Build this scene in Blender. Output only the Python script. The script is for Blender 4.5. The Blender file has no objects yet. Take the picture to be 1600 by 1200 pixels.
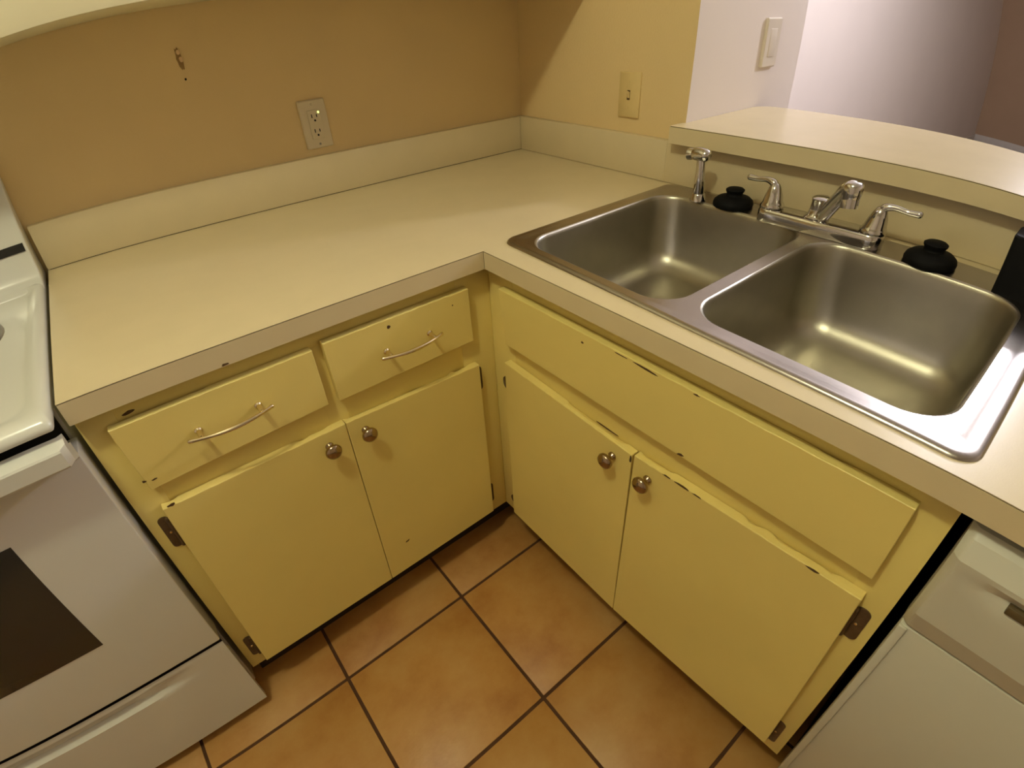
import bpy, bmesh, math, random
from mathutils import Vector, Matrix
random.seed(7)
S = bpy.context.scene
COL = S.collection

# ------------------------------------------------------------------ camera (wide phone lens with barrel distortion)
cd = bpy.data.cameras.new('camera')
cam = bpy.data.objects.new('camera', cd); COL.objects.link(cam)
RGT = Vector((0.7768892, -0.6279148, -0.0465416))
UPV = Vector((0.4050860, 0.4418664, 0.8004120))
FWD = Vector((0.4820254, 0.6406848, -0.5976408))
M = Matrix((RGT, UPV, -FWD)).transposed().to_4x4()
M.translation = (-1.1938459, -1.4513265, 1.3093454)
cam.matrix_world = M
cd.type = 'PANO'
cd.sensor_fit = 'HORIZONTAL'; cd.sensor_width = 36.0; cd.sensor_height = 27.0
pc = cd if hasattr(cd, 'panorama_type') else cd.cycles
pc.panorama_type = 'FISHEYE_LENS_POLYNOMIAL'
pc.fisheye_fov = math.radians(180)
pc.fisheye_polynomial_k0 = 0.0
pc.fisheye_polynomial_k1 = -0.05487352797
pc.fisheye_polynomial_k2 = -0.00022014230586
pc.fisheye_polynomial_k3 = 8.513641524968546e-05
pc.fisheye_polynomial_k4 = -2.4097884576795865e-06
cd.clip_start = 0.02
S.camera = cam

# ------------------------------------------------------------------ world, lamps, exposure
w = bpy.data.worlds.new('world'); S.world = w; w.use_nodes = True
w.node_tree.nodes['Background'].inputs[0].default_value = (1.0, 0.85, 0.7, 1)
w.node_tree.nodes['Background'].inputs[1].default_value = 0.02
vs = S.view_settings
S.display_settings.display_device = 'sRGB'
vs.view_transform = 'Standard'; vs.look = 'None'; vs.gamma = 1.0; vs.exposure = 0.0
vs.use_curve_mapping = False
S.cycles.use_denoising = True

def lamp(name, loc, energy, color, radius):
    l = bpy.data.lights.new(name, 'POINT'); l.energy = energy; l.color = color; l.shadow_soft_size = radius
    o = bpy.data.objects.new(name, l); COL.objects.link(o); o.location = loc
    return o
KITCHEN = (-1.50, -1.165, 2.36)
DINING = (1.80, -1.32, 2.0)
lamp('kitchen_lamp_light', KITCHEN, 34.5, (0.90, 0.88, 0.60), 0.06)
lamp('dining_lamp_light', DINING, 86, (0.81, 0.79, 0.89), 0.08)

# ------------------------------------------------------------------ materials
def mat(name, col, rough=0.5, metal=0.0, var=0.0, scale=8.0, bump=0.0, bscale=60.0, col2=None, spec=0.5, coat=0.0):
    m = bpy.data.materials.new(name); m.use_nodes = True
    nt = m.node_tree; b = nt.nodes['Principled BSDF']
    b.inputs['Base Color'].default_value = (*col, 1)
    b.inputs['Roughness'].default_value = rough
    b.inputs['Metallic'].default_value = metal
    b.inputs['Specular IOR Level'].default_value = spec
    b.inputs['Coat Weight'].default_value = coat
    tc = nt.nodes.new('ShaderNodeTexCoord')
    if var > 0 or col2:
        n = nt.nodes.new('ShaderNodeTexNoise'); n.inputs['Scale'].default_value = scale; n.inputs['Detail'].default_value = 5
        nt.links.new(tc.outputs['Object'], n.inputs['Vector'])
        r = nt.nodes.new('ShaderNodeValToRGB')
        c2 = col2 if col2 else tuple(max(0, c * (1 - var)) for c in col)
        r.color_ramp.elements[0].position = 0.32; r.color_ramp.elements[0].color = (*c2, 1)
        r.color_ramp.elements[1].position = 0.68; r.color_ramp.elements[1].color = (*col, 1)
        nt.links.new(n.outputs['Fac'], r.inputs['Fac'])
        nt.links.new(r.outputs['Color'], b.inputs['Base Color'])
    if bump > 0:
        n2 = nt.nodes.new('ShaderNodeTexNoise'); n2.inputs['Scale'].default_value = bscale; n2.inputs['Detail'].default_value = 3
        nt.links.new(tc.outputs['Object'], n2.inputs['Vector'])
        bp = nt.nodes.new('ShaderNodeBump'); bp.inputs['Strength'].default_value = bump; bp.inputs['Distance'].default_value = 0.002
        nt.links.new(n2.outputs['Fac'], bp.inputs['Height'])
        nt.links.new(bp.outputs['Normal'], b.inputs['Normal'])
    return m

TAN = mat('tan_wall_paint', (0.79, 0.60, 0.305), 0.75, var=0.06, scale=3, bump=0.25, bscale=180)
WHITE = mat('white_wall_paint', (0.81, 0.72, 0.65), 0.7, var=0.03, scale=3, bump=0.15, bscale=160)
CEIL = mat('ceiling_paint', (0.87, 0.85, 0.78), 0.9, bump=0.3, bscale=90)
CREAM = mat('cream_cabinet_paint', (0.83, 0.67, 0.222), 0.42, var=0.05, scale=5, bump=0.12, bscale=70)
PALECREAM = mat('pale_cabinet_paint', (0.76, 0.69, 0.47), 0.45, var=0.04, scale=5, bump=0.1, bscale=70)
LAM = mat('almond_laminate', (0.70, 0.585, 0.365), 0.27, var=0.035, scale=14, bump=0.03, bscale=400)
CORE = mat('dark_laminate_core', (0.055, 0.032, 0.012), 0.8)
STEEL = mat('brushed_steel', (0.45, 0.42, 0.345), 0.37, 1.0, var=0.06, scale=30, bump=0.04, bscale=300)
STEELR = mat('steel_rim', (0.45, 0.415, 0.385), 0.27, 1.0, var=0.05, scale=25, bump=0.03, bscale=250)
CHROME = mat('chrome', (0.62, 0.60, 0.58), 0.09, 1.0, var=0.02, scale=10)
NICKEL = mat('satin_nickel', (0.40, 0.30, 0.19), 0.17, 1.0, var=0.05, scale=40)
NICKELP = mat('polished_nickel', (0.80, 0.68, 0.46), 0.16, 1.0, var=0.03, scale=40)
BRONZE = mat('antique_bronze', (0.15, 0.095, 0.05), 0.42, 0.5, var=0.3, scale=90)
RUBBER = mat('black_rubber', (0.003, 0.003, 0.003), 0.7, var=0.2, scale=50, spec=0.15)
BLACKP = mat('black_plastic', (0.006, 0.006, 0.007), 0.75, var=0.2, scale=50, spec=0.15)
DARK = mat('dark_slot', (0.008, 0.006, 0.004), 0.8)
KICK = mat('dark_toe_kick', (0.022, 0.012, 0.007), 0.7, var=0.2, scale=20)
ENAMEL = mat('white_enamel', (0.70, 0.69, 0.62), 0.24, var=0.02, scale=6, coat=0.3)
BISQUE = mat('bisque_enamel', (0.60, 0.575, 0.475), 0.36, var=0.02, scale=6)
GLASS = mat('oven_glass', (0.035, 0.030, 0.022), 0.12, var=0.1, scale=10)
GREYM = mat('grey_metal', (0.32, 0.29, 0.26), 0.35, 0.8, var=0.1, scale=40)
WPLAST = mat('white_plastic', (0.72, 0.62, 0.43), 0.35, var=0.02, scale=20)
IVORY = mat('painted_plate', (0.75, 0.57, 0.26), 0.5, var=0.05, scale=40)
CHIP_SHADE = mat('bare_wood_or_gap_shade', (0.10, 0.05, 0.015), 0.8, var=0.3, scale=90)
SCAR = mat('torn_drywall', (0.40, 0.25, 0.10), 0.9, var=0.3, scale=60)
PLUG = mat('anchor_plug', (0.82, 0.58, 0.32), 0.6, var=0.1, scale=60)
GROUT = mat('brown_grout', (0.10, 0.042, 0.016), 0.95, var=0.25, scale=30, bump=0.3, bscale=300)
CARPET = mat('dining_carpet', (0.30, 0.22, 0.16), 1.0, var=0.15, scale=40, bump=0.5, bscale=400)
TRIM = mat('white_trim', (0.75, 0.70, 0.64), 0.45, var=0.02, scale=6)

def tile_mat():
    m = bpy.data.materials.new('terracotta_tile'); m.use_nodes = True
    nt = m.node_tree; b = nt.nodes['Principled BSDF']; L = nt.links.new
    geo = nt.nodes.new('ShaderNodeNewGeometry')
    n1 = nt.nodes.new('ShaderNodeTexNoise'); n1.inputs['Scale'].default_value = 5.5; n1.inputs['Detail'].default_value = 6; n1.inputs['Roughness'].default_value = 0.62
    L(geo.outputs['Position'], n1.inputs['Vector'])
    r = nt.nodes.new('ShaderNodeValToRGB')
    e = r.color_ramp.elements
    e[0].position = 0.30; e[0].color = (0.36, 0.150, 0.033, 1)
    e[1].position = 0.72; e[1].color = (0.54, 0.315, 0.105, 1)
    k = r.color_ramp.elements.new(0.5); k.color = (0.47, 0.240, 0.064, 1)
    L(n1.outputs['Fac'], r.inputs['Fac'])
    oi = nt.nodes.new('ShaderNodeObjectInfo')
    mp = nt.nodes.new('ShaderNodeMapRange'); mp.inputs['To Min'].default_value = 0.92; mp.inputs['To Max'].default_value = 1.06
    L(oi.outputs['Random'], mp.inputs['Value'])
    hs = nt.nodes.new('ShaderNodeHueSaturation'); L(r.outputs['Color'], hs.inputs['Color']); L(mp.outputs['Result'], hs.inputs['Value'])
    L(hs.outputs['Color'], b.inputs['Base Color'])
    b.inputs['Roughness'].default_value = 0.42
    n2 = nt.nodes.new('ShaderNodeTexNoise'); n2.inputs['Scale'].default_value = 45; L(geo.outputs['Position'], n2.inputs['Vector'])
    bp = nt.nodes.new('ShaderNodeBump'); bp.inputs['Strength'].default_value = 0.2; bp.inputs['Distance'].default_value = 0.003
    L(n2.outputs['Fac'], bp.inputs['Height']); L(bp.outputs['Normal'], b.inputs['Normal'])
    return m
TILE = tile_mat()

def emit(name, col, st):
    m = bpy.data.materials.new(name); m.use_nodes = True
    b = m.node_tree.nodes['Principled BSDF']
    b.inputs['Base Color'].default_value = (*col, 1)
    b.inputs['Emission Color'].default_value = (*col, 1); b.inputs['Emission Strength'].default_value = st
    return m

# ------------------------------------------------------------------ mesh helpers
def box(bm, x0, x1, y0, y1, z0, z1):
    v = [bm.verts.new((x, y, z)) for z in (z0, z1) for y in (y0, y1) for x in (x0, x1)]
    for f in ((0, 2, 3, 1), (4, 5, 7, 6), (0, 1, 5, 4), (2, 6, 7, 3), (0, 4, 6, 2), (1, 3, 7, 5)):
        bm.faces.new([v[i] for i in f])

def bx(*a):
    bm = bmesh.new(); box(bm, *a); return bm

def loft(bm, loops, cap0=True, cap1=True, closed=True):
    rows = [[bm.verts.new(p) for p in l] for l in loops]
    n = len(rows[0])
    for a, b in zip(rows, rows[1:]):
        for i in range(n if closed else n - 1):
            j = (i + 1) % n
            bm.faces.new((a[i], a[j], b[j], b[i]))
    if cap0: bm.faces.new(rows[0][::-1])
    if cap1: bm.faces.new(rows[-1])
    return rows

def prism(bm, poly, fn, t0, t1):
    """poly of 2D points, fn(p, t) -> 3D point."""
    loft(bm, [[fn(p, t0) for p in poly], [fn(p, t1) for p in poly]])

def lathe(bm, prof, org, axis=(0, 0, 1), n=24):
    ax = Vector(axis).normalized(); q = ax.to_track_quat('Z', 'Y'); o = Vector(org)
    loops = []
    for r, h in prof:
        loops.append([o + q @ Vector((max(r, 1e-5) * math.cos(2 * math.pi * i / n), max(r, 1e-5) * math.sin(2 * math.pi * i / n), h)) for i in range(n)])
    loft(bm, loops)

def tube(bm, pts, rad, n=12, sub=4):
    P = [Vector(p) for p in pts]
    if not isinstance(rad, (list, tuple)): rad = [rad] * len(P)
    Q = []; RR = []
    for i in range(len(P) - 1):
        p0 = P[max(i - 1, 0)]; p1 = P[i]; p2 = P[i + 1]; p3 = P[min(i + 2, len(P) - 1)]
        for k in range(sub):
            t = k / sub
            Q.append(0.5 * ((2 * p1) + (p2 - p0) * t + (2 * p0 - 5 * p1 + 4 * p2 - p3) * t * t + (3 * p1 - p0 - 3 * p2 + p3) * t ** 3))
            RR.append(rad[i] * (1 - t) + rad[i + 1] * t)
    Q.append(P[-1]); RR.append(rad[-1])
    d = (Q[1] - Q[0]).normalized()
    u = d.orthogonal().normalized()
    loops = []
    for i, p in enumerate(Q):
        d = (Q[min(i + 1, len(Q) - 1)] - Q[max(i - 1, 0)]).normalized()
        u = (u - d * u.dot(d)).normalized(); v = d.cross(u)
        ring = lambda r, c: [c + (u * math.cos(2 * math.pi * k / n) + v * math.sin(2 * math.pi * k / n)) * r for k in range(n)]
        if i == 0:
            loops += [ring(RR[0] * .5, p - d * RR[0] * .8), ring(RR[0] * .87, p - d * RR[0] * .45)]
        loops.append(ring(RR[i], p))
        if i == len(Q) - 1:
            loops += [ring(RR[-1] * .87, p + d * RR[-1] * .45), ring(RR[-1] * .5, p + d * RR[-1] * .8)]
    loft(bm, loops)

def rrect(u0, u1, v0, v1, r, n=8):
    pts = []
    for cx, cy, a0 in ((u1 - r, v1 - r, 0), (u0 + r, v1 - r, 90), (u0 + r, v0 + r, 180), (u1 - r, v0 + r, 270)):
        for k in range(n + 1):
            a = math.radians(a0 + 90 * k / n)
            pts.append((cx + r * math.cos(a), cy + r * math.sin(a)))
    return pts

def obj(name, bm, m, parent=None, bevel=0.0, seg=2, angle=35, smooth=True):
    bmesh.ops.remove_doubles(bm, verts=bm.verts, dist=1e-6)
    bmesh.ops.recalc_face_normals(bm, faces=bm.faces)
    if bevel > 0:
        es = [e for e in bm.edges if e.is_manifold and e.calc_face_angle(0) > math.radians(30)]
        bmesh.ops.bevel(bm, geom=es, offset=bevel, segments=seg, profile=0.5, affect='EDGES', clamp_overlap=True)
    me = bpy.data.meshes.new(name); bm.to_mesh(me); bm.free()
    for p in me.polygons: p.use_smooth = smooth
    if smooth: me.set_sharp_from_angle(angle=math.radians(angle))
    me.materials.append(m)
    o = bpy.data.objects.new(name, me); COL.objects.link(o)
    if parent is not None:
        o.parent = parent
        o.matrix_parent_inverse = world_inv(parent)
    return o

def world_inv(p):
    t = Vector((0, 0, 0)); q = p
    while q is not None:
        t += q.location; q = q.parent if q.parent and q.type == 'EMPTY' else None
    return Matrix.Translation(-t) if p.type == 'EMPTY' else Matrix.Identity(4)

def sub(name, bm, m, parent, **k):
    """child of a mesh part (whose own transform is identity in the world)."""
    o = obj(name, bm, m, None, **k)
    o.parent = parent
    return o

def thing(name, loc, label, cat, group=None):
    o = bpy.data.objects.new(name, None); COL.objects.link(o); o.location = loc
    o.empty_display_size = 0.05
    o['label'] = label; o['category'] = cat
    if group: o['group'] = group
    return o

def tag(o, label, cat, group=None):
    o['label'] = label; o['category'] = cat
    if group: o['group'] = group
    return o

def struct(o):
    o['kind'] = 'structure'; return o

def copy_tree(o, parent=None):
    c = o.copy(); COL.objects.link(c)
    if parent is not None: c.parent = parent
    for ch in list(o.children): copy_tree(ch, c)
    return c

# ------------------------------------------------------------------ room dimensions
CZ = 0.914                      # counter height
FY, GX = -0.6446, -0.6394       # counter fronts
CL = -1.3638                    # left end of the counter
FB, FR = FY + 0.025, GX + 0.025 # face-frame planes
RT, RB = -1.477, -2.12          # right end of the sink cabinet / end of the right run
WL = -2.132
UP = 1.372                      # underside of the wall cabinet

# ------------------------------------------------------------------ setting
fl = struct(obj('floor', bx(-3.2, 0.0, -3.4, 0.0, -0.05, -0.0035), GROUT, bevel=0))
struct(obj('floor_dining', bx(0.0, 6.85, -3.4, 0.0, -0.05, -0.002), CARPET))
wb = struct(obj('wall_back', bx(-3.3, 0.0, 0.0, 0.1, -0.05, 2.44), TAN))
# closet block whose kitchen face is tan and whose other face is white
wr = struct(obj('wall_right', bx(0.0, 0.515, -0.636, 0.0, -0.05, 2.44), TAN))
wr.data.materials.append(WHITE)
for p in wr.data.polygons:
    if p.normal.y < -0.5 or p.normal.x > 0.5: p.material_index = 1
struct(obj('wall_dining', bx(0.0, 6.95, 0.0, 0.1, -0.05, 2.44), WHITE))
FARP = mat('far_wall_shade_paint', (0.50, 0.34, 0.22), 0.75, var=0.05, scale=3)  # paint darkened to stand in for dimmer light at the far end
struct(obj('wall_far', bx(6.75, 6.85, -3.4, 0.0, -0.05, 2.44), FARP))
struct(obj('baseboard_far', bx(6.735, 6.75, -3.4, 0.0, -0.002, 0.085), TRIM, bevel=0.004))
struct(obj('baseboard_dining', bx(0.515, 6.735, -0.015, 0.0, -0.002, 0.085), TRIM, bevel=0.004))
struct(obj('wall_bar', bx(0.0, 0.12, -2.3, -0.636, -0.05, 1.018), WHITE))
struct(obj('wall_left', bx(-3.3, -3.2, -3.4, 0.0, -0.05, 2.44), WHITE))
DUSK = mat('dim_brown_paint', (0.66, 0.57, 0.45), 0.8, var=0.05, scale=3)
struct(obj('wall_front', bx(-3.3, 6.85, -3.5, -3.4, -0.05, 2.44), DUSK))
struct(obj('ceiling', bx(-3.3, 6.95, -3.5, 0.1, 2.44, 2.5), CEIL))

# floor tiles, one object each, sharing a mesh
OX, OY, TP, TG = -0.8588, -0.7175, 0.3409, 0.0075
def tile_mesh():
    h = (TP - TG) / 2
    bm = bx(-h, h, -h, h, -0.0035, 0.0)
    o = obj('floor_tile', bm, TILE, None, bevel=0.0022, seg=2)
    return o
t0 = tile_mesh(); first = True
for i in range(-6, 3):
    for j in range(-5, 2):
        o = t0 if first else t0.copy()
        if not first: COL.objects.link(o)
        first = False
        o.location = (OX + TP * (i + .5), OY + TP * (j + .5), random.uniform(-0.0006, 0.0))
        o.rotation_euler.z = random.choice((0, 1, 2, 3)) * math.pi / 2
        if o.location.x > -0.05: o.location.x = OX + TP * (i + .5)
        o.parent = fl

# wall scar with two wall plugs and a nail hole
def disc(bm, pts, y0, y1):
    prism(bm, pts, lambda p, t: (p[0], t, p[1]), y0, y1)
def blob(cx, cz, rx, rz, n=14, j=0.25, tilt=0.0, seed=1):
    rd = random.Random(seed); out = []
    for k in range(n):
        a = 2 * math.pi * k / n; s = 1 + rd.uniform(-j, j)
        x, z = rx * s * math.cos(a), rz * s * math.sin(a)
        out.append((cx + x * math.cos(tilt) - z * math.sin(tilt), cz + x * math.sin(tilt) + z * math.cos(tilt)))
    return out
bm = bmesh.new(); disc(bm, blob(-0.9530, 1.2685, 0.0058, 0.0235, 20, 0.16, 0.06, 3), -0.0010, 0.001)
sc = obj('wall_scar', bm, SCAR, wb)
for cx, cz, s in ((-0.9525, 1.2815, 4), (-0.9505, 1.2665, 5)):
    bm = bmesh.new(); disc(bm, blob(cx, cz, 0.0042, 0.0055, 12, 0.12, 0.1, s), -0.004, 0.0)
    sub('wall_plug', bm, PLUG, sc, bevel=0.0008)
bm = bmesh.new(); disc(bm, blob(-0.9531, 1.2266, 0.0022, 0.0026, 10, 0.15, 0, 6), -0.0012, 0.0)
obj('nail_hole', bm, DARK, wb)

# ------------------------------------------------------------------ wall cabinet
uc = thing('wall_cabinet', (-0.68, -0.16, UP), 'pale cream wall cabinet hung above the back counter, only its bottom edge showing', 'cabinet')
bm = bmesh.new(); box(bm, WL, -0.001, -0.302, -0.001, UP, 2.13)
obj('body', bm, PALECREAM, uc, bevel=0.002)
bm = bmesh.new()
box(bm, WL, -0.001, -0.32, -0.3025, UP, 1.46); box(bm, WL, -0.001, -0.32, -0.3025, 2.07, 2.13)
for x in (WL, CL, -0.70, -0.043): box(bm, x, x + 0.042, -0.32, -0.3025, 1.46, 2.07)
obj('face_frame', bm, PALECREAM, uc, bevel=0.0015)
for x0, x1, kx in ((-2.11, -1.36, -1.40), (-1.345, -0.685, -0.72), (-0.675, -0.02, -0.64)):
    dr = obj('door', bx(x0, x1, -0.338, -0.3205, 1.45, 2.10), PALECREAM, uc, bevel=0.003)
    bm = bmesh.new(); lathe(bm, [(0.009, 0), (0.006, .004), (.006, .012), (.015, .02), (.012, .028), (0, .03)], (kx, -0.338, 1.50), (0, -1, 0), 16)
    sub('knob', bm, NICKEL, dr)

# ------------------------------------------------------------------ base cabinets
mB = lambda s, o, z: (s, -o, z)       # back run: s = x, o = distance out from the wall
mR = lambda s, o, z: (-o, -s, z)      # sink run: s = distance along the right wall

def panel(mp, corners, o0, o1, wav=0.0, seed=0, m=CREAM, name='door', parent=None, bev=0.0012):
    """corners (bl, br, tr, tl) as (s, z); back at o0 and front at o1; the painted top edge is worn unevenly."""
    rd = random.Random(seed)
    bl, br, tr, tl = corners
    om = o0 + 0.004
    front = [(bl, o1), (br, o1), (tr, o1)]; mid = [(bl, om), (br, om), (tr, o0 + 0.0015)]; back = [(bl, o0), (br, o0), (tr, o0)]
    n = 34; worn = 0.0
    for k in range(1, n):
        t = k / n
        if rd.random() < 0.16: worn = rd.choice((0, 0, 0, .35, .6, .8))
        s = tr[0] + (tl[0] - tr[0]) * t; z = tr[1] + (tl[1] - tr[1]) * t
        front.append(((s, z + rd.uniform(-.0009, .0003)), o1))
        mid.append(((s, z), o0 + 0.0015 + wav * 1.6 * worn))
        back.append(((s, z - 0.005 * (worn > 0)), o0))
    front.append((tl, o1)); mid.append((tl, o0 + 0.0015)); back.append((tl, o0))
    bm = bmesh.new()
    loft(bm, [[mp(p[0], o, p[1]) for p, o in L] for L in (back, mid, front)])
    return obj(name, bm, m, parent, bevel=bev, seg=1, smooth=False)

def knob(mp, s, z, o, parent):
    a = Vector(mp(s, o, z)); d = (Vector(mp(s, o + 1, z)) - a)
    bm = bmesh.new()
    lathe(bm, [(0.0085, 0), (0.0085, .003), (.0055, .005), (.0052, .011), (.0085, .0135), (.0155, .018), (.0165, .022), (.0145, .0265), (.008, .030), (0, .031)], a, d, 24)
    return sub('knob', bm, NICKEL, parent, angle=75)

def pull(mp, s0, s1, z, o, parent):
    c = (s0 + s1) / 2; hw = 0.066
    bm = bmesh.new()
    pts = []; rr = []
    for k in range(9):
        t = -1 + 2 * k / 8
        pts.append(mp(c + hw * t, o + 0.020 + 0.014 * (1 - t * t), z)); rr.append(0.0026 + 0.0016 * (1 - abs(t)) + (0.0012 if abs(t) > 0.9 else 0))
    tube(bm, pts, rr, 10, 3)
    for s in (s0, s1):
        a = Vector(mp(s, o, z)); d = Vector(mp(s, o + 1, z)) - a
        lathe(bm, [(0.0065, 0), (0.0065, .0025), (.0042, .005), (.0042, .022), (.003, .025)], a, d, 12)
    return sub('pull_handle', bm, NICKELP, parent)

def hinge(mp, s0, s1, z0, z1, o, side, parent, barrel=True):
    """flat rounded leaf on the face frame plus a barrel along the door edge."""
    bm = bmesh.new()
    pts = rrect(s0, s1, z0, z1, min(s1 - s0, z1 - z0) * 0.48, 5)
    prism(bm, pts, lambda p, t: mp(p[0], t, p[1]), o, o + 0.0022)
    h = sub('hinge', bm, BRONZE, parent, bevel=0.0005)
    e = s1 if side > 0 else s0
    a = Vector(mp((s0 + s1) / 2, o + 0.0020, z0 + (z1 - z0) * 0.5)); d = Vector(mp((s0 + s1) / 2, o + 1, z0 + (z1 - z0) * 0.5)) - a
    bm = bmesh.new(); lathe(bm, [(0.0026, 0), (0.0022, 0.0008), (0.0005, 0.0011)], a, d, 10)
    sub('screw', bm, NICKELP, parent)
    if barrel:
        bm = bmesh.new()
        a = Vector(mp(e - side * 0.002, o + 0.006, z0 + 0.004)); b = Vector(mp(e - side * 0.002, o + 0.006, z1 - 0.004))
        tube(bm, [a, (a + b) / 2, b], 0.0038, 8, 2)
        c = sub('hinge_barrel', bm, BRONZE, parent)
    return h

FOB, FOR_ = -FB, -FR            # outward distances of the frame planes
DOB, DOR = 0.6376, 0.6324       # outward distances of door fronts

# --- back cabinet
cb = thing('base_cabinet', (-0.99, -0.33, 0), 'cream base cabinet beside the stove, with two drawers over two doors', 'cabinet', 'cream base cabinets')
L0 = -1.3625
bm = bmesh.new()
box(bm, L0, L0 + 0.015, FB + 0.018, -0.02, 0.118, 0.8752)
box(bm, L0 + 0.015, -0.03, -0.03, -0.02, 0.118, 0.8752)
box(bm, L0 + 0.015, -0.66, FB + 0.018, -0.03, 0.118, 0.133)
obj('carcass', bm, CREAM, cb)
bm = bmesh.new()
E = FR
for a in ((L0, L0 + 0.05, 0.118, 0.8752), (-1.018, -0.980, 0.16, 0.835), (-0.70, E, 0.122, 0.8752)):
    box(bm, a[0], a[1], FB, FB + 0.018, a[2], a[3])
for z0, z1 in ((0.118, 0.160), (0.625, 0.735), (0.832, 0.8752)):
    box(bm, L0 + 0.05, -0.70, FB + 0.0004, FB + 0.018, z0, z1)
obj('face_frame', bm, CREAM, cb, bevel=0.0003)
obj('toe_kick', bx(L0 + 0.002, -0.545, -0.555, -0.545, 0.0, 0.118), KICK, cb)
d1 = panel(mB, ((-1.3233, .7107), (-1.0136, .7209), (-1.0122, .8405), (-1.329, .8405)), FOB, DOB, 0.0015, 1, name='drawer_front', parent=cb)
d2 = panel(mB, ((-.9917, .7173), (-.6794, .7176), (-.6791, .8433), (-.9927, .8452)), FOB, DOB, 0.004, 2, name='drawer_front', parent=cb)
pull(mB, -1.2226, -1.1258, .781, DOB, d1)
pull(mB, -.8798, -.7824, .7805, DOB, d2)
p1 = panel(mB, ((-1.3294, .1372), (-1.0030, .1379), (-.9958, .6623), (-1.3264, .664)), FOB, DOB, 0.005, 3, parent=cb)
p2 = panel(mB, ((-1.0015, .1379), (-.6733, .1431), (-.6708, .6497), (-.9943, .6628)), FOB, DOB, 0.005, 4, parent=cb)
knob(mB, -1.0377, .6289, DOB, p1); knob(mB, -.9608, .6267, DOB, p2)
hinge(mB, -1.3465, -1.3285, .560, .637, FOB, 1, p1); hinge(mB, -1.3475, -1.3305, .157, .230, FOB, 1, p1)
hinge(mB, -.6715, -.6560, .566, .632, FOB, -1, p2); hinge(mB, -.6735, -.6570, .164, .236, FOB, -1, p2)

# --- sink cabinet
cr = thing('base_cabinet', (-0.33, -1.05, 0), 'cream sink cabinet with one long blank panel over two doors, under the steel sink', 'cabinet', 'cream base cabinets')
R1 = 1.477
bm = bmesh.new()
box(bm, FR + 0.018, -0.03, -R1, -R1 + 0.015, 0.118, 0.8752)
box(bm, -0.035, -0.025, -R1 + 0.015, -0.66, 0.118, 0.8752)
box(bm, FR + 0.018, -0.035, -R1 + 0.015, -0.66, 0.118, 0.133)
obj('carcass', bm, CREAM, cr)
bm = bmesh.new()
def fr(s0, s1, z0, z1, b=0.0): box(bm, FR + b, FR + 0.018, -s1, -s0, z0, z1)
fr(-FB + 0.0002, 0.70, 0.122, 0.8752); fr(1.425, R1, 0.118, 0.8752); fr(1.035, 1.078, 0.16, 0.63)
for z0, z1 in ((0.118, 0.165), (0.615, 0.735), (0.828, 0.8752)): fr(0.70, 1.425, z0, z1, 0.0004)
obj('face_frame', bm, CREAM, cr, bevel=0.0003)
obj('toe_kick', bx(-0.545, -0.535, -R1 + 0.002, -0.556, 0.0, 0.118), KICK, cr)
ff = panel(mR, ((.6905, .7123), (1.4403, .7081), (1.4393, .8429), (.6762, .8403)), FOR_, DOR, 0.0035, 5, name='blank_panel', parent=cr)
q1 = panel(mR, ((.6790, .1427), (1.0546, .1300), (1.0522, .6440), (.6814, .6608)), FOR_, DOR, 0.006, 6, parent=cr)
q2 = panel(mR, ((1.0562, .1299), (1.4480, .1558), (1.4434, .6642), (1.0568, .6475)), FOR_, DOR, 0.006, 7, parent=cr)
knob(mR, 1.0082, .6109, DOR, q1); knob(mR, 1.0921, .6136, DOR, q2)
hinge(mR, .650, .680, .567, .603, FOR_, 1, q1, False); hinge(mR, .649, .679, .156, .186, FOR_, 1, q1, False)
hinge(mR, 1.4425, 1.4640, .560, .634, FOR_, -1, q2); hinge(mR, 1.4430, 1.4605, .150, .236, FOR_, -1, q2)

# paint chips that show dark wood, and one strip of painted gap shade
def chip(mp, s, z, w_, h_, o, parent, tilt=0.0, seed=0):
    bm = bmesh.new()
    prism(bm, blob(s, z, w_ / 2, h_ / 2, 9, 0.3, tilt, seed), lambda p, t: mp(p[0], t, p[1]), o - 0.001, o + 0.0004)
    sub('paint_chip_or_gap_shade', bm, CHIP_SHADE, parent, smooth=False)
for k, (p, s, z, w_, h_, t) in enumerate(((d2, -.8651, .8281, .007, .006, 0), (d2, -.7209, .8202, .003, .003, 0), (d1, -1.3255, .7379 - .006, .006, .004, 0), (d1, -1.3118, .7282, .008, .003, 0),
        (p2, -.9378, .2383, .012, .005, .3), (p1, -1.3117, .6655, .012, .005, 0))):
    chip(mB, s, z, w_, h_, DOB, p, t, 20 + k)
chip(mR, .972, .6465, .074, .0035, FOR_, cr.children[1], -0.03, 45)  # dark strip painting the shaded gap behind the left door's top edge
chip(mB, -1.296, .847, .022, .006, FOB, cb.children[1], 0.1, 44)
for k, (p, s, z, w_, h_, t) in enumerate(((ff, 1.0050, .8375, .030, .0016, 0), (ff, 1.0560, .8365, .050, .0038, -0.06), (ff, 1.1500, .8385, .010, .003, 0), (ff, 1.1441, .713, .014, .005, 0.2),
        (q2, 1.128, .6495, .016, .0022, 0.03), (q2, 1.158, .6505, .030, .0034, 0.03), (q2, 1.188, .6515, .018, .0024, 0.03), (q2, 1.3775, .6595, .020, .003, 0.03), (q1, 1.0495, .632, .004, .016, 0), (ff, .9177, .822, .006, .004, 0))):
    chip(mR, s, z, w_, h_, DOR, p, t, 60 + k)

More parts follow.
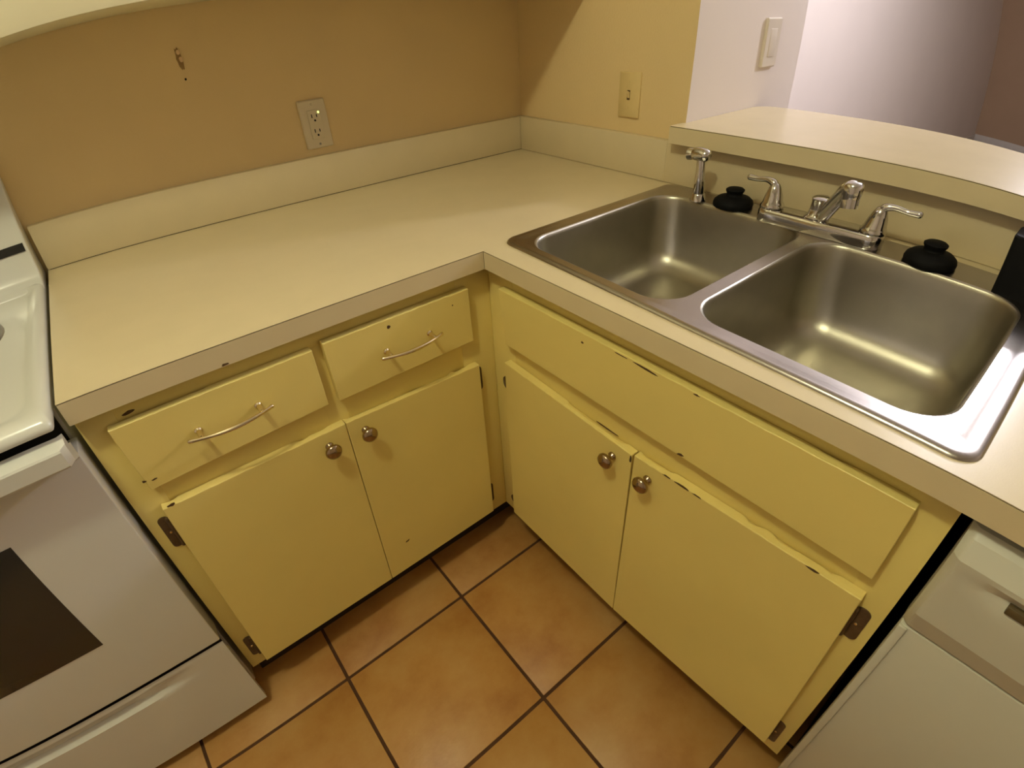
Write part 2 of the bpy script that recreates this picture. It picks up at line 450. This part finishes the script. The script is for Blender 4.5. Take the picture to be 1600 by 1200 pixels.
# ------------------------------------------------------------------ countertop
ct = thing('countertop', (-0.6, -0.6, 0.876), 'L-shaped almond laminate countertop with low backsplash, running into the corner under the wall cabinet', 'countertop')
SH = 0.0405
def SU(u, y, z): return (u + SH * (y + 0.777), y, z)      # the sink sits very slightly askew
SU0, SU1, SV0, SV1 = -0.5895, -0.0320, -1.4660, -0.6310
def slab(name, m, z0, z1, ins):
    """L-shaped sheet with the sink cut-out; built as four strips round the hole plus the back run."""
    bm = bmesh.new()
    g, f = GX + ins, FY + ins
    hy0, hy1 = SV0 + 0.012, SV1 - 0.012
    hx = [SU(SU0 + .012, hy1, 0)[0], SU(SU0 + .012, hy0, 0)[0], SU(SU1 - .012, hy0, 0)[0], SU(SU1 - .012, hy1, 0)[0]]
    outer = [(CL + ins, -0.001), (CL + ins, f), (g, f), (g, RB), (-0.001, RB), (-0.001, -0.001)]
    hole = [(hx[0], hy1), (hx[1], hy0), (hx[2], hy0), (hx[3], hy1)]
    for z in (z0, z1):
        vo = [bm.verts.new((x, y, z)) for x, y in outer]; vh = [bm.verts.new((x, y, z)) for x, y in hole]
        es = [bm.edges.new((vo[i], vo[(i + 1) % 6])) for i in range(6)] + [bm.edges.new((vh[i], vh[(i + 1) % 4])) for i in range(4)]
        bmesh.ops.triangle_fill(bm, edges=es, use_beauty=True)
    bm.verts.ensure_lookup_table()
    n = 10
    for base, cnt in ((0, 6), (6, 4)):
        for i in range(cnt):
            a, b = base + i, base + (i + 1) % cnt
            bm.faces.new((bm.verts[a], bm.verts[b], bm.verts[b + n], bm.verts[a + n]))
    return obj(name, bm, m, ct, smooth=False)
slab('core', CORE, 0.8765, 0.9131, 0.0012)
slab('laminate_top', LAM, 0.9131, CZ, 0.0)
ZE = 0.9117
obj('edge_strip', bx(CL + 0.001, GX - 0.0004, FY, FY + 0.0012, 0.8755, ZE), LAM, ct)
obj('edge_strip', bx(GX, GX + 0.0012, RB, FY - 0.0006, 0.8755, ZE), LAM, ct)
obj('edge_strip', bx(CL, CL + 0.0012, FY + 0.0013, -0.022, 0.8755, ZE), LAM, ct)
BT = 1.0143
obj('backsplash_core', bx(CL + 0.004, -0.002, -0.018, -0.001, CZ, BT - 0.001), CORE, ct)
obj('backsplash', bx(CL + 0.0005, -0.0208, -0.0200, -0.0005, CZ + 0.0016, BT), LAM, ct, bevel=0.0006)
obj('backsplash', bx(-0.0200, -0.0005, -0.6030, -0.0005, CZ + 0.0010, BT), LAM, ct, bevel=0.0006)
obj('splash_panel', bx(-0.0200, -0.0005, RB, -0.6036, CZ + 0.0010, 1.0175), LAM, ct, bevel=0.0004)
# small chip on the underside of the front edge
bm = bmesh.new(); prism(bm, blob(-1.1464, .8785, .006, .002, 9, .3, 0, 9), lambda p, t: (p[0], t, p[1]), FY - 0.0004, FY + 0.001)
obj('paint_chip_or_gap_shade', bm, CHIP_SHADE, ct, smooth=False)

# ------------------------------------------------------------------ raised bar ledge
bl = thing('bar_ledge', (0.148, -1.45, 1.018), 'raised almond laminate bar ledge over the sink, open to the dining room', 'ledge')
LX0, LX1, LY0, LY1 = -0.052, 0.348, -0.628, -2.3
LP = [(LX0, LY0), (-0.0008, LY0), (-0.0008, -0.6368), *[(LX1 - .05 + .05 * math.sin(a * math.pi / 12), -0.6868 + .05 * math.cos(a * math.pi / 12)) for a in range(7)], (LX1, LY1), (LX0, LY1)]
def ins_poly(i): return [(LX0 + i, LY0 - i), (-0.0008 - i, LY0 - i), (-0.0008 - i, -0.6368 - i), *[(LX1 - .05 + (.05 - i) * math.sin(a * math.pi / 12), -0.6868 + (.05 - i) * math.cos(a * math.pi / 12)) for a in range(7)], (LX1 - i, LY1 + i), (LX0 + i, LY1 + i)]
bm = bmesh.new(); prism(bm, ins_poly(0.0012), lambda p, t: (p[0], p[1], t), 1.0180, 1.0562); obj('core', bm, CORE, bl, smooth=False)
bm = bmesh.new(); prism(bm, LP, lambda p, t: (p[0], p[1], t), 1.0562, 1.0571); obj('laminate_top', bm, LAM, bl, smooth=False)
obj('edge_strip', bx(LX0, LX0 + 0.0012, LY1, LY0, 1.0180, 1.0550), LAM, bl)
obj('edge_strip', bx(LX0 + 0.0014, -0.0008, LY0 - 0.0012, LY0, 1.0180, 1.0550), LAM, bl)
obj('edge_strip', bx(LX1 - 0.0012, LX1, LY1, -0.6870, 1.0180, 1.0550), LAM, bl)

# ------------------------------------------------------------------ sink
sk = thing('kitchen_sink', (-0.31, -1.05, CZ), 'double bowl stainless steel sink set in the right counter below the bar ledge', 'sink')
ZD = 0.9178
def ring(u0, u1, v0, v1, r, z, n=8): return [SU(u, v, z) for u, v in rrect(u0, u1, v0, v1, r, n)]
BOWLS = ((-0.562, -0.100, -1.0395, -0.668), (-0.553, -0.117, -1.4230, -1.0640))
BR = 0.062
bm = bmesh.new()
def I(d, dz): return ring(SU0 + d, SU1 - d, SV0 + d, SV1 - d, 0.030 - d * 0.6, dz)
def I2(dx, dy, dz): return ring(SU0 + dx, SU1 - dx, SV0 + dy, SV1 - dy, 0.022, dz)
rows = loft(bm, [I(0, CZ + 0.0003), I(0.0008, CZ + 0.0022), I(0.004, ZD + 0.0008), I(0.0085, ZD + 0.0013), I2(0.0100, 0.020, ZD + 0.0013), I2(0.0210, 0.0245, ZD - 0.0006)], cap0=False, cap1=False)
def edges_of(vs): return [bm.edges.get((vs[i], vs[(i + 1) % len(vs)])) or bm.edges.new((vs[i], vs[(i + 1) % len(vs)])) for i in range(len(vs))]
es = edges_of(rows[-1])
for u0, u1, v0, v1 in BOWLS:
    hv = [bm.verts.new(p) for p in ring(u0, u1, v0, v1, BR, ZD - 0.0006)]
    es += edges_of(hv)
bmesh.ops.triangle_fill(bm, edges=es, use_beauty=True)
obj('rim', bm, STEELR, sk, angle=50)
for bi, (u0, u1, v0, v1) in enumerate(BOWLS):
    bm = bmesh.new()
    zb = 0.742 if bi == 0 else 0.735
    lv = []
    def add(i, z, r): lv.append(ring(u0 + i, u1 - i, v0 + i, v1 - i, r, z, 8))
    add(0.0, ZD - 0.0006, BR); add(0.0022, ZD - 0.0016, BR - .001); add(0.0045, ZD - 0.0042, BR - .002); add(0.0060, ZD - 0.010, BR - .003)
    add(0.0080, ZD - 0.030, BR - .002); add(0.0130, ZD - 0.09, BR); add(0.0170, zb + 0.062, BR + .004)
    for k in range(1, 9):
        a = math.pi / 2 * k / 8; R_ = 0.055
        add(0.0190 + R_ * (1 - math.cos(a)), zb + 0.056 - R_ * math.sin(a), max(0.02, BR + .004 - R_ * (1 - math.cos(a)) * 0.75))
    cu, cv = (u0 + u1) / 2, (v0 + v1) / 2
    last = lv[-1]
    c3 = Vector(SU(cu, cv, zb - 0.006))
    for f in (0.75, 0.5, 0.3):
        new = []
        for p in last:
            d_ = Vector(p) - c3; d_.z = 0
            rr_ = d_.length; ci = d_.normalized() * 0.057
            tgt = ci + (d_ - ci) * f if rr_ > 0.057 else d_
            new.append((c3.x + tgt.x, c3.y + tgt.y, zb - 0.006 * (1 - f)))
        lv.append(new)
    lv.append([tuple(c3 + Vector((p[0] - c3.x, p[1] - c3.y, 0)).normalized() * 0.057 + Vector((0, 0, -0.0005))) for p in last])
    lv.append([tuple(c3 + Vector((p[0] - c3.x, p[1] - c3.y, 0)).normalized() * 0.050 + Vector((0, 0, -0.006))) for p in last])
    loft(bm, lv, cap0=False, cap1=True)
    bo = obj('bowl', bm, STEEL, sk, angle=60)
    bm = bmesh.new()
    lathe(bm, [(0.0, -0.0045), (0.030, -0.0045), (0.034, -0.0030), (0.042, 0.001), (0.047, 0.0015), (0.049, -0.0055)], c3, (0, 0, 1), 28)
    dn = sub('drain', bm, CHROME, bo)

# ------------------------------------------------------------------ faucet
fc = thing('faucet', (-0.105, -1.045, ZD), 'chrome two-handle faucet on the back of the sink deck', 'faucet')
FX = -0.103
zt = ZD + 0.026
bm = bmesh.new()
P0 = [(x, y) for x, y in rrect(FX - 0.027, FX + 0.025, -1.170, -0.922, 0.024, 6)]
loft(bm, [[(x, y, ZD - 0.0005) for x, y in P0], [(x, y, zt - 0.006) for x, y in P0],
          [(FX + (x - FX) * .9, -1.046 + (y + 1.046) * .985, zt) for x, y in P0]])
obj('deck_plate', bm, CHROME, fc, bevel=0.0012)
for side, yy in ((1, -0.945), (-1, -1.147)):
    bm = bmesh.new()
    lathe(bm, [(0.0235, 0), (0.0240, 0.004), (0.0215, 0.009), (0.0200, 0.012), (0.0170, 0.026), (0.0125, 0.038), (0.0085, 0.046), (0.004, 0.049)], (FX, yy, zt), (0.0, side * 0.06, 1), 24)
    base = Vector((FX, yy + side * 0.002, zt + 0.038))
    tube(bm, [base, base + Vector((0.0, side * 0.006, 0.010)), base + Vector((0.002, side * 0.022, 0.013)), base + Vector((0.004, side * 0.042, 0.010)), base + Vector((0.006, side * 0.062, 0.010))],
         [0.0085, 0.0078, 0.0056, 0.0050, 0.0064], 14, 5)
    obj('handle', bm, CHROME, fc, angle=60)
bm = bmesh.new()
lathe(bm, [(0.024, 0), (0.024, 0.004), (0.0185, 0.008), (0.0170, 0.020), (0.0165, 0.034), (0.0175, 0.036), (0.0175, 0.040), (0.013, 0.043), (0.0, 0.0438)], (FX, -1.040, zt - 0.001), (0, 0, 1), 28)
obj('hub', bm, CHROME, fc, angle=50)
bm = bmesh.new()
tube(bm, [(FX - 0.006, -1.050, zt + 0.004), (FX - 0.014, -1.058, zt + 0.016), (FX - 0.030, -1.078, zt + 0.048), (FX - 0.043, -1.096, zt + 0.074), (FX - 0.048, -1.104, zt + 0.080)],
     [0.0120, 0.0140, 0.0138, 0.0150, 0.0160], 18, 5)
sp = obj('spout', bm, CHROME, fc, angle=60)
bm = bmesh.new()
lathe(bm, [(0.0, 0.020), (0.012, 0.0185), (0.0165, 0.014), (0.0175, 0.008), (0.0165, -0.004), (0.0150, -0.010), (0.0152, -0.012), (0.0150, -0.026), (0.0125, -0.0265), (0.0, -0.024)], (FX - 0.049, -1.107, zt + 0.074), (0.10, 0.10, 1), 24)
sub('aerator', bm, CHROME, sp, angle=50)

# side sprayer
sy = thing('sink_sprayer', (-0.100, -0.765, ZD), 'chrome pull-out side sprayer standing at the left back of the sink deck', 'sprayer')
bm = bmesh.new(); lathe(bm, [(0.0185, 0), (0.0185, 0.003), (0.0165, 0.006), (0.0155, 0.014), (0.0130, 0.017)], (-0.100, -0.765, ZD), (0, 0, 1), 24)
obj('base_collar', bm, CHROME, sy, angle=40)
bm = bmesh.new(); tube(bm, [(-0.100, -0.765, ZD + 0.012), (-0.1005, -0.763, ZD + 0.045), (-0.1008, -0.760, ZD + 0.075), (-0.1005, -0.757, ZD + 0.092)], [0.0125, 0.0118, 0.0098, 0.0085], 16, 4)
obj('wand', bm, CHROME, sy, angle=60)
bm = bmesh.new(); tube(bm, [(-0.101, -0.768, ZD + 0.1005), (-0.101, -0.757, ZD + 0.1015), (-0.101, -0.744, ZD + 0.1005)], [0.0140, 0.0145, 0.0140], 18, 3)
lathe(bm, [(0.0118, 0), (0.0128, .006), (0.0128, .014), (0.011, .015)], (-0.101, -0.7385, ZD + 0.0995), (-0.1, 1, -0.12), 18)
obj('spray_head', bm, CHROME, sy, angle=60)

# stoppers
def stopper(x, y, r, label):
    bm = bmesh.new()
    k = r / 0.036
    lathe(bm, [(0.034 * k, 0), (0.036 * k, 0.003), (0.0362 * k, 0.008), (0.0345 * k, 0.014), (0.029 * k, 0.0195), (0.021 * k, 0.0225), (0.0155 * k, 0.0245), (0.0142 * k, 0.027), (0.0145 * k, 0.030), (0.0165 * k, 0.034), (0.0168 * k, 0.037), (0.014 * k, 0.0395), (0.0, 0.040)], (x, y, ZD - 0.001), (0, 0, 1), 32)
    return tag(obj('sink_stopper', bm, RUBBER, None, angle=40), label, 'stopper', 'rubber sink stoppers')
stopper(-0.0775, -0.8425, 0.0435, 'black rubber sink stopper standing between the sprayer and the faucet')
stopper(-0.1035, -1.2540, 0.0430, 'black rubber sink stopper standing between the faucet and the black box')

# black box at the right
kb = thing('plastic_caddy', (-0.10, -1.405, ZD), 'plain black plastic box at the back right corner of the sink', 'box')
bm = bmesh.new()
P1 = rrect(-0.143, -0.074, -1.455, -1.3640, 0.008, 5)
loft(bm, [[(x, y, ZD - 0.001) for x, y in P1], [(x, y, 1.0140) for x, y in P1], [(-0.1085 + (x + .1085) * .93, -1.4095 + (y + 1.4095) * .95, 1.0165) for x, y in P1]])
obj('body', bm, BLACKP, kb, bevel=0.0)
bm = bmesh.new(); prism(bm, rrect(-0.128, -0.089, -1.440, -1.379, 0.006, 4), lambda p, t: (p[0], p[1], t), 1.0162, 1.0180)
obj('lid', bm, BLACKP, kb, bevel=0.0006)

# ------------------------------------------------------------------ outlet and switches
ot = thing('wall_outlet', (-0.687, 0, 1.088), 'white duplex outlet on the tan back wall, with a lit green dot', 'outlet')
OC, OZ = -0.687, 1.0880
bm = bmesh.new()
PP = rrect(OC - 0.0355, OC + 0.0355, OZ - 0.0570, OZ + 0.0570, 0.003, 3)
loft(bm, [[(x, -0.0003, z) for x, z in PP], [(x, -0.0035, z) for x, z in PP], [(OC + (x - OC) * .93, -0.0060, OZ + (z - OZ) * .955) for x, z in PP]])
obj('cover_plate', bm, WPLAST, ot)
rc = obj('receptacle', bx(OC - 0.0165, OC + 0.0165, -0.0078, -0.0058, OZ - 0.0335, OZ + 0.0335), WPLAST, ot, bevel=0.0008)
for dz in (0.017, -0.0175):
    for dx, hh in ((-0.0065, 0.0042), (0.0062, 0.0034)):
        sub('slot', bx(OC + dx - 0.0012, OC + dx + 0.0012, -0.0081, -0.0070, OZ + dz + 0.003 - hh, OZ + dz + 0.003 + hh), DARK, rc)
    bm = bmesh.new(); lathe(bm, [(0.0026, 0), (0.0026, 0.0011)], (OC - 0.0002, -0.0070, OZ + dz - 0.0075), (0, -1, 0), 12)
    sub('slot', bm, DARK, rc)
bm = bmesh.new(); lathe(bm, [(0.0026, 0), (0.0022, 0.0008), (0.0008, 0.0013)], (OC + 0.0125, -0.0078, OZ + 0.0275), (0, -1, 0), 12)
sub('indicator_light', bm, emit('green_indicator', (0.75, 0.95, 0.18), 3.0), rc)
for dz in (0.047, -0.047):
    bm = bmesh.new(); lathe(bm, [(0.0028, 0), (0.0024, 0.0008), (0, .001)], (OC, -0.0060, OZ + dz), (0, -1, 0), 12)
    obj('screw', bm, GREYM if dz < 0 else WPLAST, ot)

sw = thing('toggle_switch', (0, -0.454, 1.105), 'tan painted-over toggle switch plate on the wall left of the bar ledge', 'switch')
SC, SZ = -0.4545, 1.1055
PP = rrect(SC - 0.0350, SC + 0.0350, SZ - 0.0540, SZ + 0.0540, 0.003, 3)
bm = bmesh.new()
loft(bm, [[(-0.0003, y, z) for y, z in PP], [(-0.0045, y, z) for y, z in PP], [(-0.0068, SC + (y - SC) * .93, SZ + (z - SZ) * .955) for y, z in PP]])
obj('cover_plate', bm, IVORY, sw)
obj('slot', bx(-0.0072, -0.0066, SC - 0.0048, SC + 0.0048, SZ - 0.0115, SZ + 0.0115), CHIP_SHADE, sw)
bm = bmesh.new(); loft(bm, [[(-0.006, SC + a * .004, SZ - 0.001 + b * .008) for a, b in ((-1, -1), (1, -1), (1, 1), (-1, 1))], [(-0.013, SC + a * .0032, SZ + 0.007 + b * .0035) for a, b in ((-1, -1), (1, -1), (1, 1), (-1, 1))]])
obj('toggle', bm, IVORY, sw, bevel=0.0006)
for dz in (0.030, -0.030):
    bm = bmesh.new(); lathe(bm, [(0.0030, 0), (0.0026, 0.0008), (0, .001)], (-0.0067, SC, SZ + dz), (-1, 0, 0), 12)
    obj('screw', bm, IVORY, sw)

RPL = mat('pale_plastic', (0.74, 0.66, 0.56), 0.4, var=0.02, scale=20)
rk = thing('rocker_switch', (0.335, -0.636, 1.212), 'white rocker switch plate on the pale wall above the bar ledge', 'switch')
RC, RZ = 0.3345, 1.2120
PP = rrect(RC - 0.0365, RC + 0.0365, RZ - 0.0585, RZ + 0.0585, 0.004, 3)
bm = bmesh.new()
loft(bm, [[(x, -0.6363, z) for x, z in PP], [(x, -0.6415, z) for x, z in PP], [(RC + (x - RC) * .93, -0.6445, RZ + (z - RZ) * .955) for x, z in PP]])
obj('cover_plate', bm, RPL, rk)
bm = bmesh.new(); loft(bm, [[(RC + a * .0165, -0.6440, RZ + b * .0335) for a, b in ((-1, -1), (1, -1), (1, 1), (-1, 1))], [(RC + a * .0160, -0.6448 - 0.0012 * (b < 0), RZ + b * .0330) for a, b in ((-1, -1), (1, -1), (1, 1), (-1, 1))]])
obj('rocker', bm, RPL, rk, bevel=0.0005)

# ------------------------------------------------------------------ stove
st = thing('stove', (-1.75, -0.35, 0), 'white electric stove left of the counter with dark glass oven window', 'stove')
X1, X0 = -1.3705, -2.132
obj('body', bx(X0, X1 - 0.006, -0.598, -0.02, 0.04, 0.905), ENAMEL, st, bevel=0.003)
for x in (X0 + .05, X1 - .09):
    for y in (-.58, -.10):
        bm = bmesh.new(); lathe(bm, [(0.018, 0), (0.018, 0.012), (0.010, 0.014), (0.010, 0.041)], (x, y, 0), (0, 0, 1), 12)
        obj('foot', bm, DARK, st)
# cooktop: a pressed sheet with a raised rim all round
bm = bmesh.new()
ZC = 0.9225
def cring(dx, dyf, dyb, z, r): return [(x, y, z) for x, y in rrect(X0 + dx, X1 - dx, -0.688 + dyf, -0.105 - dyb, r, 4)]
loft(bm, [cring(0.002, 0.001, 0, 0.902, 0.004), cring(0.0, 0.0, 0, 0.905, 0.006), cring(0.0, 0.0, 0, 0.911, 0.007), cring(0.003, 0.006, 0.001, 0.919, 0.010), cring(0.009, 0.016, 0.004, ZC, 0.016),
          cring(0.020, 0.032, 0.010, ZC - 0.001, 0.022), cring(0.030, 0.048, 0.022, ZC - 0.0065, 0.03), cring(0.036, 0.056, 0.030, ZC - 0.0075, 0.035)])
obj('cooktop', bm, ENAMEL, st, angle=50)
bcs = ((-1.5500, -0.300, 0.098), (-1.5500, -0.545, 0.078), (-1.945, -0.300, 0.078), (-1.945, -0.545, 0.098))
for cx, cy, r in bcs:
    bm = bmesh.new(); lathe(bm, [(r + 0.010, 0), (r + 0.009, 0.0035), (r + 0.003, 0.0035), (r - 0.006, 0.0005), (r * .4, 0.0002)], (cx, cy, ZC - 0.0077), (0, 0, 1), 40)
    dp = obj('drip_bowl', bm, GREYM, st, angle=50)
    pts = []
    for k in range(90):
        t = k / 89; a = t * 2 * math.pi * 3.6; rr_ = 0.018 + (r - 0.012) * t
        pts.append((cx + rr_ * math.cos(a), cy + rr_ * math.sin(a), ZC + 0.004))
    bm = bmesh.new(); tube(bm, pts, 0.0040, 6, 1)
    sub('burner_coil', bm, DARK, dp)
obj('gap_shade_sheet', bx(X0 + 0.012, X1 - 0.012, -0.6045, -0.597, 0.05, 0.9015), DARK, st)  # dark sheet added behind door and drawer to make their gaps look shaded
# backguard
prof = [(-0.004, 0.905), (-0.140, 0.905), (-0.138, 0.9175), (-0.116, 0.921), (-0.096, 0.928), (-0.0865, 0.945), (-0.076, 0.985), (-0.0715, 0.999), (-0.058, 1.040), (-0.047, 1.070), (-0.030, 1.115), (-0.018, 1.160), (-0.004, 1.165)]
bm = bmesh.new(); prism(bm, prof, lambda p, t: (t, p[0], p[1]), X0 + .002, X1 - 0.001)
bg = obj('backguard', bm, ENAMEL, st, bevel=0.004, seg=3, angle=50)
bm = bmesh.new(); prism(bm, [(-0.0790, 0.9835), (-0.0740, 0.9995), (-0.060, 0.9995), (-0.065, 0.9835)], lambda p, t: (t, p[0], p[1]), X0 + 0.012, X1 - 0.0075)
sub('vent_slot', bm, DARK, bg)
for k in range(5):
    cx = X0 + 0.09 + 0.14 * k
    bm = bmesh.new(); lathe(bm, [(0.022, 0), (0.022, 0.004), (0.018, 0.008), (0.016, 0.022), (0, 0.024)], (cx, -0.052, 1.068), (0, -0.93, 0.36), 16)
    sub('control_knob', bm, ENAMEL, bg)
# oven door: extruded profile with the full-width handle moulded on top
DY = -0.660
prof = [(-0.610, 0.3165), (DY + 0.003, 0.3165), (DY, 0.3195), (DY, 0.800), (DY - 0.003, 0.815), (DY - 0.022, 0.836), (DY - 0.036, 0.845), (DY - 0.0405, 0.850), (DY - 0.0405, 0.869), (DY - 0.036, 0.880), (DY - 0.018, 0.8895), (DY + 0.004, 0.8905), (-0.610, 0.8870)]
bm = bmesh.new(); prism(bm, prof[:4] + [(DY, 0.8380), (-0.610, 0.8380)], lambda p, t: (t, p[0], p[1]), X0 + 0.002, X1)
od = obj('oven_door', bm, ENAMEL, st, bevel=0.004, seg=3)
hp = [(DY + 0.002, 0.828), (DY - 0.010, 0.8365), (DY - 0.029, 0.8425), (DY - 0.0375, 0.8465), (DY - 0.0400, 0.8500), (DY - 0.0405, 0.8740), (DY - 0.0385, 0.8770), (DY - 0.030, 0.8800), (DY - 0.014, 0.8840), (DY - 0.0125, 0.8820), (DY - 0.0125, 0.864), (DY + 0.002, 0.860)]
bm = bmesh.new()
loops = []
for t, k in ((X0 + 0.003, 0.45), (X0 + 0.016, 0.96), (X0 + 0.03, 1.0), (X1 - 0.014, 1.0), (X1 - 0.008, 0.98), (X1 - 0.001, 0.72)):
    loops.append([(t, DY + 0.002 + (p[0] - DY - 0.002) * k, 0.8865 - (0.8865 - p[1]) * (0.85 + 0.15 * k)) for p in hp])
loft(bm, loops)
sub('handle', bm, ENAMEL, od, angle=22)
sub('window', bx(-1.985, -1.5195, DY - 0.0012, DY + 0.001, 0.472, 0.743), GLASS, od, bevel=0.0006)
# drawer with a finger groove fading out to the right
bm = bmesh.new()
nx, zs = 48, [0.0375, 0.040, 0.06, 0.16, 0.235, 0.2465, 0.250, 0.2535, 0.257, 0.264, 0.272, 0.281, 0.2855, 0.290, 0.296, 0.2995, 0.3025]
def gz(z):
    if z <= 0.2465 or z >= 0.290: return 0
    if z < 0.257: return (z - 0.2465) / 0.0105
    if z < 0.281: return 1 - 0.25 * (z - 0.257) / 0.024
    return 0.75 * (0.290 - z) / 0.009
loops = []
for z in zs:
    row = []
    for i in range(nx + 1):
        x = X0 + 0.002 + (X1 - X0 - 0.002) * i / nx
        e = min(1, max(0, (min(X1 - 0.055 - x, x - X0 - 0.055)) / 0.16)); e = e * e * (3 - 2 * e)
        y = DY + 0.005 + 0.016 * gz(z) * e
        if z > 0.298: y += (z - 0.298) * 0.5
        row.append((x, y, z))
    loops.append(row)
loops = [[(p[0], -0.640, p[2]) for p in loops[0]]] + loops + [[(p[0], -0.6515, p[2] - 0.0015) for p in loops[-1]], [(p[0], -0.640, 0.262) for p in loops[-1]]]
rows = loft(bm, loops, False, False, closed=False)
bm.faces.new([r[0] for r in rows]); bm.faces.new([r[-1] for r in rows])
obj('storage_drawer', bm, ENAMEL, st, angle=40)

# ------------------------------------------------------------------ dishwasher
dw = thing('dishwasher', (-0.32, -1.80, 0), 'bisque dishwasher under the counter right of the sink cabinet', 'dishwasher')
DA, DB = -1.4905, -2.095
obj('tub', bx(-0.600, -0.04, DB + 0.004, DA - 0.006, 0.02, 0.862), DARK, dw)
DX = -0.644
zs = [0.673, 0.690, 0.712, 0.760, 0.775, 0.785, 0.793, 0.801, 0.808, 0.815, 0.822, 0.832, 0.846, 0.856, 0.860]
xs = [-0.631, -0.637, DX, DX, DX, DX, DX, DX, DX, DX - 0.001, DX - 0.001, DX + 0.004, DX + 0.012, DX + 0.022, DX + 0.034]
bm = bmesh.new(); loops = []
ny = 40
YS = [DA - t for t in (0, .002, .004, .007, .010, .012, .0135)]
YS += [DA - 0.0135 - (DA - DB - 0.027) * i / ny for i in range(1, ny)] + [DB + t for t in (.0135, .012, .010, .007, .004, .002, 0)]
for z, x in zip(zs, xs):
    row = []
    for y in YS:
        dd = min(DA - y, y - DB); rx = 0.009 * max(0, 1 - dd / 0.012) ** 2
        e = min(1, max(0, min(DA - 0.030 - y, y - DB - 0.030) / 0.05)); e = e * e * (3 - 2 * e)
        g = 0.0
        if 0.775 <= z <= 0.808: g = {0.775: 0.0, 0.785: 0.15, 0.793: 0.55, 0.801: 1.0, 0.808: 0.4}.get(z, 0)
        row.append((x + 0.008 * g * e + rx, y, z))
    loops.append(row)
loops = [[(-0.600, p[1], p[2]) for p in loops[0]]] + loops + [[(-0.600, p[1], p[2]) for p in loops[-1]]]
rows = loft(bm, loops, False, False, closed=False)
bm.faces.new([r[0] for r in rows]); bm.faces.new([r[-1] for r in rows])
cp = obj('control_panel', bm, BISQUE, dw, angle=14)
sub('latch_slot', bx(DX - 0.0008, DX + 0.008, -1.745, -1.5655, 0.7900, 0.8010), mat('latch_dark', (0.10, 0.07, 0.03), 0.5, var=0.1, scale=30), cp, bevel=0.0008)
dp = obj('door_panel', bx(-0.631, -0.602, DB + 0.002, DA - 0.001, 0.120, 0.669), BISQUE, dw, bevel=0.002)
for a in ((DA - 0.012, DA - 0.001, 0.122, 0.668), (DB + 0.002, DB + 0.013, 0.122, 0.668)):
    sub('door_trim', bx(-0.6355, -0.6305, a[1] if a[1] < a[0] else a[0], a[0] if a[1] < a[0] else a[1], a[2], a[3]), BISQUE, dp, bevel=0.0015)
obj('kick_panel', bx(-0.597, -0.585, DB + 0.003, DA - 0.004, 0.0, 0.112), BISQUE, dw, bevel=0.002)

# ------------------------------------------------------------------ ceiling lamps (the lamps that light the two rooms)
def ceiling_lamp(loc, label, gap):
    x, y, z = loc
    t = thing('ceiling_lamp', (x, y, 2.44), label, 'lamp', 'ceiling lamps')
    bm = bmesh.new(); lathe(bm, [(0.075, 2.4395), (0.075, 2.425), (0.060, 2.418), (0.012, 2.416), (0.012, z + 0.10), (0.02, z + 0.095), (0.02, z + 0.085)], (x, y, 0), (0, 0, 1), 24)
    obj('canopy', bm, TRIM, t)
ceiling_lamp(KITCHEN, 'ceiling lamp over the kitchen floor in front of the stove', 0.1)
ceiling_lamp(DINING, 'ceiling lamp hanging over the dining room behind the bar ledge', 0.2)
